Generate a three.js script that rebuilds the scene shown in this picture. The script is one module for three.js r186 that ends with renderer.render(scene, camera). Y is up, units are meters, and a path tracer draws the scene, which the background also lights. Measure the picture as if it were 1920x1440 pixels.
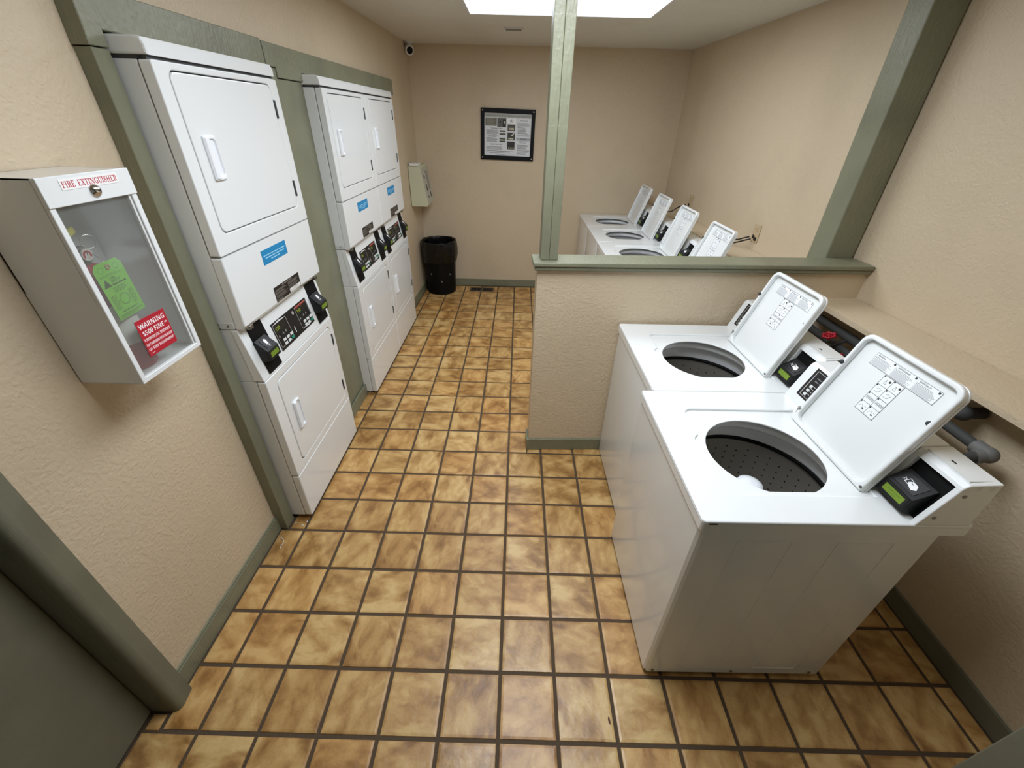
import * as THREE from 'three';
import { RoundedBoxGeometry } from 'three/addons/geometries/RoundedBoxGeometry.js';
import { RectAreaLightUniformsLib } from 'three/addons/lights/RectAreaLightUniformsLib.js';
import * as BGU from 'three/addons/utils/BufferGeometryUtils.js';

// ------------------------------------------------------------------ camera, light, exposure
const scene = new THREE.Scene();
scene.background = new THREE.Color(0x0b0b0b);
const camera = new THREE.PerspectiveCamera(2 * Math.atan(720 / 774.4735) * 180 / Math.PI, 4 / 3, 0.02, 40);
camera.position.set(0.0225, 1.7639, 0.5259);
camera.rotation.order = 'YXZ';
camera.rotation.set(-0.5677, 0.005, 0.0232);
const renderer = new THREE.WebGLRenderer({ antialias: true });
renderer.toneMapping = THREE.LinearToneMapping;
renderer.toneMappingExposure = 1.0;
renderer.shadowMap.enabled = true;
RectAreaLightUniformsLib.init();
const CEIL = 2.37;
const LAMP = 0xecf4ff;
// the two ceiling fixtures: [x centre, z centre, width x, depth z, light intensity]
const FIXTURES = [[0.268, -2.52, 1.2, 1.2, 5.5], [0.14, -0.70, 0.6, 1.06, 16.2]];

// ------------------------------------------------------------------ helpers
let seed = 7;
const rnd = () => { seed = (seed * 1664525 + 1013904223) >>> 0; return seed / 4294967296; };
const used = {};
function numbered(n) { const k = used[n] = (used[n] ?? -1) + 1; return k ? `${n}_${String(k).padStart(3, '0')}` : n; }
const V = (x, y, z) => new THREE.Vector3(x, y, z);
const merge = (a) => a.length === 1 ? a[0] : BGU.mergeGeometries(a.map((g) => { const q = g.index ? g.toNonIndexed() : g; for (const k of Object.keys(q.attributes)) if (!['position', 'normal', 'uv'].includes(k)) q.deleteAttribute(k); return q; }));
function put(name, geo, mat, parent = scene, pos, rot) {
  const m = new THREE.Mesh(Array.isArray(geo) ? merge(geo) : geo, mat);
  m.name = parent === scene ? numbered(name) : name;
  if (parent !== scene) { let k = 0, n = name; while (parent.children.some((c) => c.name === n)) n = `${name}_${String(++k).padStart(3, '0')}`; m.name = n; }
  if (pos) m.position.set(...pos);
  if (rot) m.rotation.set(...rot);
  m.castShadow = m.receiveShadow = true;
  parent.add(m);
  return m;
}
function thing(name, label, category, pos = [0, 0, 0], turn = 0, group) {
  const g = new THREE.Group(); g.name = numbered(name); g.position.set(...pos); g.rotation.y = turn;
  tag(g, label, category, group); scene.add(g); return g;
}
function tag(o, label, category, group) { o.userData = { label, category }; if (group) o.userData.group = group; return o; }
function struct(name, geo, mat) { const m = put(name, geo, mat); m.userData.kind = 'structure'; return m; }
function dup(root, label, pos, turn) {
  const c = root.clone(); c.name = numbered(root.name.replace(/_\d+$/, '')); c.userData = { ...root.userData, label };
  c.position.set(...pos); if (turn !== undefined) c.rotation.y = turn; scene.add(c); return c;
}
// uv in metres from the largest component of each triangle's normal
function metric(g, s = 1) {
  const q = g.index ? g.toNonIndexed() : g; const p = q.attributes.position; const uv = new Float32Array(p.count * 2);
  const a = V(), b = V(), c = V(), n = V();
  for (let i = 0; i < p.count; i += 3) {
    a.fromBufferAttribute(p, i); b.fromBufferAttribute(p, i + 1); c.fromBufferAttribute(p, i + 2);
    n.copy(b).sub(a).cross(c.clone().sub(a)); const x = Math.abs(n.x), y = Math.abs(n.y), z = Math.abs(n.z);
    [a, b, c].forEach((v, j) => { const [u, w] = x >= y && x >= z ? [v.z, v.y] : y >= z ? [v.x, v.z] : [v.x, v.y]; uv[(i + j) * 2] = u * s; uv[(i + j) * 2 + 1] = w * s; });
  }
  q.setAttribute('uv', new THREE.BufferAttribute(uv, 2)); return q;
}
// upright prism over a footprint [[x, z], ...]
function prism(pts, y0, y1) {
  const s = new THREE.Shape(pts.map(([x, z]) => new THREE.Vector2(x, -z)));
  const g = new THREE.ExtrudeGeometry(s, { depth: y1 - y0, bevelEnabled: false }); g.rotateX(-Math.PI / 2); g.translate(0, y0, 0); return metric(g);
}
function box(x0, x1, y0, y1, z0, z1, r = 0) {
  const w = Math.abs(x1 - x0), h = Math.abs(y1 - y0), d = Math.abs(z1 - z0);
  const g = r ? new RoundedBoxGeometry(w, h, d, 2, Math.min(r, w / 2.01, h / 2.01, d / 2.01)) : new THREE.BoxGeometry(w, h, d);
  g.translate((x0 + x1) / 2, (y0 + y1) / 2, (z0 + z1) / 2); return g;
}
function rr(x0, x1, y0, y1, r, path = new THREE.Shape()) {       // rounded rectangle outline
  path.moveTo(x0 + r, y0); path.lineTo(x1 - r, y0); path.absarc(x1 - r, y0 + r, r, -Math.PI / 2, 0, false); path.lineTo(x1, y1 - r); path.absarc(x1 - r, y1 - r, r, 0, Math.PI / 2, false);
  path.lineTo(x0 + r, y1); path.absarc(x0 + r, y1 - r, r, Math.PI / 2, Math.PI, false); path.lineTo(x0, y0 + r); path.absarc(x0 + r, y0 + r, r, Math.PI, 1.5 * Math.PI, false); return path;
}
function slab(shape, depth, bevel = 0.003, seg = 2) {             // front face ends at z = 0, body behind it
  const g = new THREE.ExtrudeGeometry(shape, { depth: Math.max(1e-4, depth - 2 * bevel), bevelEnabled: bevel > 0, bevelThickness: bevel, bevelSize: bevel, bevelOffset: -bevel, bevelSegments: seg, curveSegments: 10 });
  g.translate(0, 0, -depth + bevel); return g;
}
function profileX(pts, x0, x1, bevel = 0) {                       // polygon [[z, y], ...] swept along x
  const s = new THREE.Shape(pts.map(([z, y]) => new THREE.Vector2(-z, y)));
  const g = new THREE.ExtrudeGeometry(s, { depth: x1 - x0 - 2 * bevel, bevelEnabled: bevel > 0, bevelThickness: bevel, bevelSize: bevel, bevelOffset: -bevel, bevelSegments: 2 });
  g.rotateY(Math.PI / 2); g.translate(x0 + bevel, 0, 0); return g;
}
const cyl = (r0, r1, h, n = 20) => new THREE.CylinderGeometry(r0, r1, h, n);
const lathe = (pts, n = 40) => new THREE.LatheGeometry(pts.map(([r, y]) => new THREE.Vector2(r, y)), n);
function tube(pts, r, n = 40, k = 10) { return new THREE.TubeGeometry(new THREE.CatmullRomCurve3(pts.map((p) => V(...p))), n, r, k, false); }

// ------------------------------------------------------------------ procedural textures
function hash(x, y, s) { let h = (x * 374761393 + y * 668265263 + s * 2147483647) | 0; h = Math.imul(h ^ (h >>> 13), 1274126177); return ((h ^ (h >>> 16)) >>> 0) / 4294967296; }
function vnoise(x, y, per, s) {
  const xi = Math.floor(x), yi = Math.floor(y), fx = x - xi, fy = y - yi, u = fx * fx * (3 - 2 * fx), v = fy * fy * (3 - 2 * fy);
  const w = (i, j) => hash(((xi + i) % per + per) % per, ((yi + j) % per + per) % per, s);
  return (w(0, 0) * (1 - u) + w(1, 0) * u) * (1 - v) + (w(0, 1) * (1 - u) + w(1, 1) * u) * v;
}
function fbm(x, y, per, s, oct = 4) { let a = 0, t = 0, k = 1; for (let o = 0; o < oct; o++) { a += vnoise(x * k, y * k, per * k, s + o) / k; t += 1 / k; k *= 2; } return a / t; }
function dataTex(n, fn, srgb, repeat) {
  const d = new Uint8Array(n * n * 4);
  for (let j = 0; j < n; j++) for (let i = 0; i < n; i++) { const c = fn(i / n, j / n); const o = (j * n + i) * 4; for (let k = 0; k < 3; k++) d[o + k] = Math.max(0, Math.min(255, Math.round(c[k] * 255))); d[o + 3] = 255; }
  const t = new THREE.DataTexture(d, n, n); t.wrapS = t.wrapT = THREE.RepeatWrapping; t.magFilter = THREE.LinearFilter; t.minFilter = THREE.LinearMipmapLinearFilter; t.generateMipmaps = true;
  if (srgb) t.colorSpace = THREE.SRGBColorSpace; if (repeat) t.repeat.set(repeat, repeat); t.needsUpdate = true; return t;
}
function canvasTex(w, h, draw) {
  const c = document.createElement('canvas'); c.width = w; c.height = h; const g = c.getContext('2d'); draw(g, w, h);
  const t = new THREE.CanvasTexture(c); t.colorSpace = THREE.SRGBColorSpace; t.anisotropy = 8; return t;
}
const g1 = (v) => [v, v, v];
// knock-down plaster: flattened blobs over a fine orange peel, 0.8 m to a repeat
const plasterBump = dataTex(512, (u, v) => { const a = fbm(u * 72, v * 72, 72, 3, 3), b = fbm(u * 16, v * 16, 16, 9, 2); const k = Math.max(0, Math.min(1, (a - 0.36) * 3.2)) * (0.5 + 0.6 * b); return g1(0.15 + 0.75 * k); }, false, 1 / 0.62);
const plasterTone = dataTex(256, (u, v) => { const n = fbm(u * 5, v * 5, 5, 21, 4); const k = 0.955 + 0.09 * n; return [k, k, k * 0.995]; }, true, 1 / 1.9);
const brushBump = dataTex(256, (u, v) => g1(0.6 * fbm(u * 60, v * 9, 60, 5, 2) + 0.4 * fbm(u * 30, v * 30, 30, 6, 2)), false, 1 / 0.35);
const paintTone = dataTex(256, (u, v) => { const n = fbm(u * 7, v * 7, 7, 31, 4); return g1(0.9 + 0.16 * n); }, true, 1 / 0.9);
const peel = dataTex(256, (u, v) => g1(fbm(u * 50, v * 50, 50, 41, 2)), false, 1 / 0.18);

const C = (h) => new THREE.Color(h);
const std = (color, roughness = 0.5, o = {}) => new THREE.MeshStandardMaterial({ color: C(color), roughness, ...o });
const phy = (color, roughness = 0.5, o = {}) => new THREE.MeshPhysicalMaterial({ color: C(color), roughness, ...o });
const M = {
  wall: std(0xcbb99d, 0.5, { map: plasterTone, bumpMap: plasterBump, bumpScale: 0.0012 }),
  wallPale: std(0xa4a49c, 0.6, { map: plasterTone, bumpMap: plasterBump, bumpScale: 0.003 }),
  ceiling: std(0xd9d5c9, 0.85, { map: plasterTone, bumpMap: plasterBump, bumpScale: 0.0025 }),
  green: std(0x7d7d66, 0.4, { map: paintTone, bumpMap: brushBump, bumpScale: 0.0016 }),
  greenDark: std(0x6e6e5c, 0.5, { map: paintTone, bumpMap: brushBump, bumpScale: 0.0004 }),
  grout: std(0x524332, 0.95, { bumpMap: peel, bumpScale: 0.001 }),
  white: phy(0xe6e8e6, 0.3, { clearcoat: 0.6, clearcoatRoughness: 0.1, bumpMap: peel, bumpScale: 0.00006 }),
  whitePlastic: phy(0xeceef0, 0.35),
  tub: phy(0xf4f5f5, 0.22, { side: THREE.DoubleSide }),
  dullWhite: std(0xd8d8d4, 0.5),
  gapDark: std(0x3a3a39, 0.7),
  black: phy(0x060608, 0.5, { specularIntensity: 0.4 }),
  blackMatte: phy(0x070707, 0.65, { specularIntensity: 0.4 }),
  charcoal: phy(0x191a1b, 0.45, { specularIntensity: 0.6 }),
  steel: std(0x8f8d88, 0.32, { metalness: 0.95 }),
  drum: std(0x9a958b, 0.42, { metalness: 0.6, side: THREE.DoubleSide }),
  chrome: std(0xd8d8d8, 0.12, { metalness: 1 }),
  hole: std(0x050505, 0.9),
  pipe: std(0x3c3c3a, 0.75),
  redPaint: std(0xa01524, 0.45),
  rubber: std(0x2c2f31, 0.7),
  key: std(0xd6d8d4, 0.45),
  greenKey: std(0x1f8a6b, 0.45),
  cord: std(0x0c0a0a, 0.5),
  paper: std(0xdadad2, 0.8),
};

// ------------------------------------------------------------------ printed matter (flat print only)
function lines(g, x, y, w, n, dy, col, th = 1.5, jit = 0.3) { g.fillStyle = col; for (let i = 0; i < n; i++) g.fillRect(x, y + i * dy, w * (1 - jit * rnd()), th); }
// a line of print too small to read in the photograph: strokes of word length
function greek(g, x, y, w, size, col) { g.fillStyle = col; for (let c = x; c < x + w - size;) { const k = Math.min(size * (0.8 + 2.6 * rnd()), x + w - c); g.fillRect(c, y - size * 0.55, k, size * 0.5); if (rnd() > 0.5) g.fillRect(c + k * 0.3, y - size * 0.8, size * 0.14, size * 0.4); c += k + size * 0.35; } }
const T = {};
T.blue = canvasTex(360, 112, (g, w, h) => {
  g.fillStyle = '#1583b6'; g.fillRect(0, 0, w, h); greek(g, 22, 50, w - 44, 15, '#a9d8f0'); greek(g, 40, 70, w - 80, 15, '#a9d8f0'); greek(g, 112, 90, 136, 15, '#a9d8f0');
});
T.rating = canvasTex(420, 120, (g, w, h) => {
  g.fillStyle = '#17130f'; g.fillRect(0, 0, w, h); greek(g, 130, 16, 170, 15, '#8f8a80');
  lines(g, 10, 26, 190, 3, 6, '#9d968a', 2); lines(g, 10, 50, 150, 2, 6, '#b5aea2', 2); lines(g, 10, 68, 195, 5, 6, '#8f887c', 2); lines(g, 10, 106, 120, 2, 6, '#b5aea2', 2);
  lines(g, 218, 26, 190, 4, 6, '#9d968a', 2); lines(g, 218, 56, 195, 4, 6, '#8f887c', 2); g.fillStyle = '#e4e2da'; g.fillRect(225, 84, 190, 34); lines(g, 290, 90, 90, 1, 6, '#444', 3); lines(g, 232, 100, 170, 2, 7, '#777', 2);
});
T.display = canvasTex(660, 252, (g, w, h) => {
  g.fillStyle = '#0d0c0b'; g.fillRect(0, 0, w, h);
  for (const [x, f] of [[14, 0], [420, 1]]) {
    g.strokeStyle = '#d9d9d6'; g.lineWidth = 3; g.strokeRect(x, 20, 228, 206); g.fillStyle = '#d9d9d6';
    if (f) { g.beginPath(); g.moveTo(x, 226); g.lineTo(x + 228, 226); g.lineTo(x + 114, 240); g.fill(); } else { g.beginPath(); g.moveTo(x, 20); g.lineTo(x + 228, 20); g.lineTo(x + 114, 6); g.fill(); }
    g.fillStyle = '#191711'; g.fillRect(x + 14, 30, 180, 56); g.fillStyle = '#9fb52c'; g.font = 'bold 40px monospace'; g.fillText('150', x + 22, 78, 72);
    g.fillStyle = '#8d8d88'; for (const [a, b] of [[18, 116], [90, 110], [140, 110]]) { g.beginPath(); g.moveTo(x + a, b + 24); g.lineTo(x + a + 13, b); g.lineTo(x + a + 26, b + 24); g.fill(); }
  }
  g.fillStyle = '#d8442c'; g.font = 'italic bold 32px serif'; g.fillText('Speed Queen', 432, 32, 205);
  g.fillStyle = '#a9a39a'; g.beginPath(); g.arc(372, 44, 17, 0, 7); g.fill(); g.fillStyle = '#e2e2de'; g.fillRect(300, 150, 9, 56);
});
function cardHand(g, w, h) {                                         // hand holding a card out to the reader
  g.fillStyle = '#1b1c1d'; g.fillRect(0, 0, w, h); g.strokeStyle = '#f0f0f0'; g.fillStyle = '#f4f4f4'; g.lineWidth = 5;
  g.save(); g.translate(w * 0.5, h * 0.52); g.rotate(0.15); g.strokeRect(-46, -24, 36, 46);
  g.beginPath(); g.moveTo(-18, -12); g.lineTo(8, -26); g.lineTo(40, -26); g.lineTo(74, 6); g.lineTo(52, 34); g.lineTo(24, 30); g.lineTo(-4, 24); g.lineTo(-24, 10); g.closePath(); g.fill();
  g.fillStyle = '#1b1c1d'; g.fillRect(-4, -8, 22, 5); g.lineWidth = 4; g.beginPath(); g.arc(-62, 8, 9, 0, 7); g.stroke(); g.beginPath(); g.moveTo(-78, -2); g.lineTo(-70, -8); g.moveTo(-78, 18); g.lineTo(-70, 24); g.stroke(); g.restore();
}
T.cardHand = canvasTex(200, 130, cardHand);
T.cardHandUp = canvasTex(130, 130, (g, w, h) => { g.save(); g.translate(w / 2, h / 2); g.rotate(Math.PI / 2 * -1); g.scale(0.8, 0.8); g.translate(-100, -65); g.fillStyle = '#1b1c1d'; g.fillRect(-100, -100, 400, 400); cardHand(g, 200, 130); g.restore(); });
T.lcd = canvasTex(200, 72, (g, w, h) => { g.fillStyle = '#08080a'; g.fillRect(0, 0, w, h); g.fillStyle = '#708a26'; g.fillRect(18, 12, w - 36, h - 24); greek(g, 44, 34, 110, 12, '#5a7322'); greek(g, 70, 52, 60, 12, '#5a7322'); });
T.washCtl = canvasTex(400, 256, (g, w, h) => {
  g.fillStyle = '#151413'; g.fillRect(0, 0, w, h); g.strokeStyle = '#d8d8d4'; g.lineWidth = 3; g.strokeRect(16, 18, w - 32, h - 36);
  g.fillStyle = '#b9b9b4'; for (let i = 0; i < 4; i++) g.fillRect(34, 130 + i * 24, 34, 5); greek(g, 36, 70, 60, 18, '#77777a'); greek(g, 36, 98, 70, 18, '#77777a'); lines(g, 180, 60, 180, 7, 20, '#8a8a86', 4);
});
T.warnTri = canvasTex(690, 120, (g, w, h) => {
  g.fillStyle = '#eceeee'; g.fillRect(0, 0, w, h); g.strokeStyle = '#55585a'; g.lineWidth = 3; g.strokeRect(2, 2, w - 4, h - 4);
  ['WARNING', 'AVERTISSEMENT', 'ADVERTENCIA'].forEach((t, i) => {
    const x = 10 + i * 228; lines(g, x, 8, 110, 1, 5, '#777', 2); g.fillStyle = '#2c2e30'; g.font = 'bold 17px sans-serif'; g.fillText('\u26a0 ' + t, x, 28, 150); g.beginPath(); g.arc(x + 200, 17, 10, 0, 7); g.fill();
    lines(g, x, 38, 190, 2, 9, '#55585a', 3, 0.2); lines(g, x, 56, 205, 10, 6, '#777b7d', 2.2, 0.25); if (i) { g.strokeStyle = '#9a9d9f'; g.lineWidth = 1.5; g.beginPath(); g.moveTo(x - 6, 6); g.lineTo(x - 6, h - 6); g.stroke(); }
  });
});
T.pictos = canvasTex(220, 380, (g, w, h) => {
  g.fillStyle = '#eceeee'; g.fillRect(0, 0, w, h); g.strokeStyle = '#3a3c3e'; g.lineWidth = 3.5; g.strokeRect(2, 2, w - 4, h - 4);
  for (let j = 0; j < 4; j++) for (let i = 0; i < 2; i++) {
    const x = i * 110, y = j * 95; g.strokeStyle = '#3a3c3e'; g.lineWidth = 3; g.strokeRect(x, y, 110, 95); g.fillStyle = '#26282a'; g.fillRect(x + 3, y + 3, 14, 14); g.lineWidth = 2.5; g.beginPath();
    if (j === 0) { g.moveTo(x + 40, y + 70); g.lineTo(x + 52, y + 30); g.lineTo(x + 66, y + 70); g.closePath(); g.stroke(); g.beginPath(); g.arc(x + 88, y + 34, 11, 0, 7); g.fill(); }
    else if (j === 1) { g.moveTo(x + 24, y + 66); g.lineTo(x + 60, y + 66); g.lineTo(x + 84, y + 28); g.moveTo(x + 34, y + 40); g.quadraticCurveTo(x + 60, y + 10, x + 78, y + 50); g.stroke(); }
    else if (j === 2) { for (let k = 0; k < 7; k++) { g.moveTo(x + 12 + k * 13, y + 62); g.lineTo(x + 18 + k * 13, y + 36); g.lineTo(x + 23 + k * 13, y + 62); } g.stroke(); }
    else { g.moveTo(x + 22, y + 58); g.quadraticCurveTo(x + 46, y + 14, x + 60, y + 52); g.lineTo(x + 86, y + 74); g.moveTo(x + 70, y + 34); g.lineTo(x + 94, y + 40); g.stroke(); g.fillRect(x + 60, y + 56, 20, 12); }
  }
});
T.fireSign = canvasTex(640, 96, (g, w, h) => { g.fillStyle = '#f1efec'; g.fillRect(0, 0, w, h); g.fillStyle = '#b01a30'; g.font = 'bold 78px serif'; g.textBaseline = 'middle'; g.fillText('FIRE  EXTINGUISHER', 14, h / 2 + 2, w - 30); });
T.warning = canvasTex(360, 352, (g, w, h) => {
  g.fillStyle = '#b3172b'; g.fillRect(0, 0, w, h); g.fillStyle = '#f4eeee'; g.textAlign = 'center'; g.font = 'bold 66px sans-serif'; g.fillText('WARNING', w / 2, 84, w - 30); g.font = 'bold 62px sans-serif'; g.fillText('$500 FINE', w / 2 - 16, 154, 268); g.font = 'bold 24px sans-serif'; g.fillText('OR', w / 2 + 146, 132, 44);
  g.font = 'bold 40px sans-serif'; g.fillText('6 MONTHS JAIL SENTENCE', w / 2, 206, w - 30); g.font = 'bold 36px sans-serif'; g.fillText('FOR TAMPERING WITH OR MISUSE', w / 2, 256, w - 24); g.fillText('OF FIRE EQUIPMENT', w / 2, 302, w - 30); g.fillRect(30, 326, 40, 4);
});
T.fireTag = canvasTex(300, 520, (g, w, h) => {
  g.fillStyle = '#7cc63a'; g.fillRect(0, 0, w, h); g.strokeStyle = '#5c8f2e'; g.lineWidth = 3; g.strokeStyle = '#4d7d28'; g.beginPath(); g.arc(70, 60, 26, 0, 7); g.moveTo(256, 60); g.arc(230, 60, 26, 0, 7); g.stroke(); lines(g, 20, 108, 260, 2, 12, '#57882e', 4);
  g.fillStyle = '#31521d'; g.beginPath(); g.moveTo(20, 214); g.lineTo(60, 140); g.lineTo(100, 214); g.fill(); g.font = 'bold 30px sans-serif'; g.fillText('FIRE', 108, 160); g.fillText('SAFETY', 108, 187); greek(g, 108, 214, 172, 26, '#31521d');
  lines(g, 90, 232, 150, 4, 13, '#4d7d28', 5); lines(g, 22, 296, 70, 10, 14, '#4d7d28', 5); lines(g, 214, 296, 66, 10, 14, '#4d7d28', 5); g.lineWidth = 6; g.beginPath(); g.arc(152, 356, 50, 0, 7); g.stroke(); greek(g, 70, 462, 170, 20, '#3f6a22'); lines(g, 22, 480, 256, 3, 11, '#4d7d28', 5);
});
T.notice = canvasTex(900, 820, (g, w, h) => {
  g.fillStyle = '#dcdfe2'; g.fillRect(0, 0, w, h); g.fillStyle = '#a9aaa2'; g.fillRect(0, 8, w, 72); g.fillStyle = '#3c3c38'; g.font = 'italic 40px sans-serif'; g.fillText('Card Loading Instructions', 26, 60, 390); g.fillText('Washer & Dryer Instructions', 440, 60, 430);
  g.fillStyle = '#6f6b60'; g.fillRect(18, 92, 220, 150); g.fillStyle = '#5d5a52'; g.fillRect(246, 92, 172, 168); g.fillStyle = '#17171a'; g.fillRect(352, 112, 50, 140); g.fillRect(288, 150, 26, 30); g.fillStyle = '#b9b6a8'; g.fillRect(372, 150, 24, 50); lines(g, 40, 110, 170, 8, 15, '#98937f', 6);
  g.fillStyle = '#2a2b2d'; g.font = 'bold 30px sans-serif'; g.fillText('Purchase a Card', 130, 296, 210); g.fillText('Reload Your Card', 120, 606, 220);
  lines(g, 40, 320, 240, 6, 15, '#66686a', 7); lines(g, 60, 430, 220, 2, 15, '#4d4f51', 7); lines(g, 40, 468, 230, 6, 15, '#66686a', 7); lines(g, 40, 636, 330, 4, 17, '#66686a', 7, 0.15); lines(g, 40, 724, 540, 1, 17, '#3f4143', 8, 0); lines(g, 100, 758, 420, 1, 17, '#3f4143', 8, 0); lines(g, 220, 790, 190, 1, 10, '#777', 6, 0);
  g.fillStyle = '#4a4e38'; for (const y of [322, 378, 470, 518]) g.fillRect(294, y, 116, 30);
  g.fillStyle = '#f3f3f3'; g.fillRect(440, 92, 160, 100); g.strokeStyle = '#77797c'; g.lineWidth = 7; g.beginPath(); g.arc(520, 140, 30, 0, 7); g.stroke(); g.fillStyle = '#77797c'; g.fillRect(508, 126, 24, 28);
  for (const [y, c] of [[204, '#4c4740'], [356, '#3d3d38'], [532, '#34322c']]) { g.fillStyle = c; g.fillRect(446, y, 146, y === 204 ? 128 : 152); }
  g.fillStyle = '#c9c2a6'; for (let i = 0; i < 4; i++) g.fillRect(472 + i * 26, 266, 17, 44); g.fillRect(466, 462, 100, 28); for (let i = 0; i < 3; i++) g.fillRect(470 + i * 42, 644, 24, 28); g.fillStyle = '#dcdcdc'; g.beginPath(); g.moveTo(510, 420); g.lineTo(560, 370); g.lineTo(586, 366); g.lineTo(546, 420); g.fill();
  g.fillStyle = '#2a2b2d'; g.font = 'bold 34px sans-serif'; g.fillText('WASHER', 690, 142, 140); lines(g, 630, 170, 240, 4, 20, '#707274', 7); lines(g, 640, 256, 200, 6, 22, '#55585a', 8); lines(g, 640, 396, 230, 2, 18, '#707274', 7, 0);
  g.fillStyle = '#a9adb2'; g.fillRect(620, 450, 270, 58); g.fillStyle = '#1d1e20'; g.fillText('DRYER', 700, 492, 110); lines(g, 680, 520, 190, 2, 24, '#707274', 7); lines(g, 640, 590, 240, 9, 22, '#5c5f61', 8);
});
T.gauge = canvasTex(64, 64, (g) => { g.fillStyle = '#d9cfc8'; g.fillRect(0, 0, 64, 64); g.strokeStyle = '#a3202c'; g.lineWidth = 12; g.beginPath(); g.arc(32, 34, 20, 2.6, 6.8); g.stroke(); g.strokeStyle = '#222'; g.lineWidth = 4; g.beginPath(); g.moveTo(32, 34); g.lineTo(38, 16); g.stroke(); });
const printed = {}; for (const k of Object.keys(T)) printed[k] = std(0xffffff, k === 'notice' ? 0.3 : 0.5, { map: T[k] });
printed.lcd.emissive = C(0xffffff); printed.lcd.emissiveMap = T.lcd; printed.lcd.emissiveIntensity = 0.04;
const sticker = (w, h, t = 0.0008) => { const g = new THREE.BoxGeometry(w, h, t); g.translate(0, 0, t / 2); return g; };

// ------------------------------------------------------------------ the room
const wl = (z) => -1.16 - 0.0157 * z;                                  // face of the left wall
const wr = (z) => 1.66 + 0.043 * (z + 4.55);                            // face of the upper right wall
const ZB = -4.55, ZF = 1.35;
struct('wall_back', prism([[wl(ZB) - 0.1, ZB], [wr(ZB) + 0.1, ZB], [wr(ZB) + 0.1, ZB - 0.12], [wl(ZB) - 0.1, ZB - 0.12]], 0, CEIL), M.wall);
struct('wall_front', prism([[-2.0, ZF], [2.05, ZF], [2.05, ZF + 0.12], [-2.0, ZF + 0.12]], 0, CEIL), M.wallPale);
const strip = (z0, z1, y0, y1, out = -1.95) => prism([[wl(z0), z0], [wl(z1), z1], [out, z1], [out, z0]], y0, y1);
struct('wall_left', [strip(ZB, -3.44, 0, CEIL), strip(-3.44, -2.02, 1.95, CEIL), strip(-2.02, -1.60, 0, CEIL), strip(-1.60, -0.87, 1.95, CEIL), strip(-0.87, -0.07, 0, CEIL), strip(-0.07, 0.80, 2.05, CEIL), strip(0.80, ZF, 0, CEIL)], M.wall);
struct('wall_alcove', [prism([[-1.95, -3.6], [-1.95, 0.9], [-2.05, 0.9], [-2.05, -3.6]], 0, CEIL)], M.wall);
struct('wall_right', prism([[wr(ZB), ZB], [wr(ZF), ZF], [wr(ZF) + 0.12, ZF], [wr(ZB) + 0.12, ZB]], 0, CEIL), M.wall);
const lwr = (z) => Math.min(1.712 + 0.002 * z, wr(z) - 0.004);
struct('wall_right_lower', prism([[lwr(-1.62), -1.62], [lwr(0.2), 0.214], [wr(0.2) - 0.001, 0.214], [wr(-1.62) - 0.001, -1.62]], 0, 0.985), M.wall);
struct('ceiling', metric(box(-2.1, 2.15, CEIL, CEIL + 0.12, ZB - 0.12, ZF + 0.12)), M.ceiling);
// half wall (partition) with its own direction
const PW = new THREE.Matrix4().makeRotationY(0.043).setPosition(0.124, 0, -1.483);
const inPW = (g) => { g.applyMatrix4(PW); return g; };
struct('wall_partition', metric(inPW(box(0, 1.669, 0, 1.152, -0.098, 0))), M.wall);
struct('trim_1', metric(inPW(BGU.mergeGeometries([box(-0.024, 1.662, 1.172, 1.194, -0.122, 0.032, 0.006), box(-0.016, 1.662, 1.150, 1.174, -0.114, 0.024, 0.008)].map((g) => g.toNonIndexed())))), M.green);
// ledge along the right wall
const ledge = struct('trim_2', prism([[1.5925 + 0.028 * -1.45, -1.45], [1.5925 + 0.028 * 0.214, 0.214], [wr(0.214) - 0.004, 0.214], [wr(-1.55) - 0.004, -1.555]].map((p, i) => i === 0 ? [1.552, -1.545] : p), 0.998, 1.021), M.wall);
struct('trim_3', prism([[1.47, ZB + 0.002], [1.53, -1.66], [wr(-1.66) - 0.004, -1.66], [wr(ZB) - 0.004, ZB + 0.002]], 0.975, 0.998), M.wall);

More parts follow.
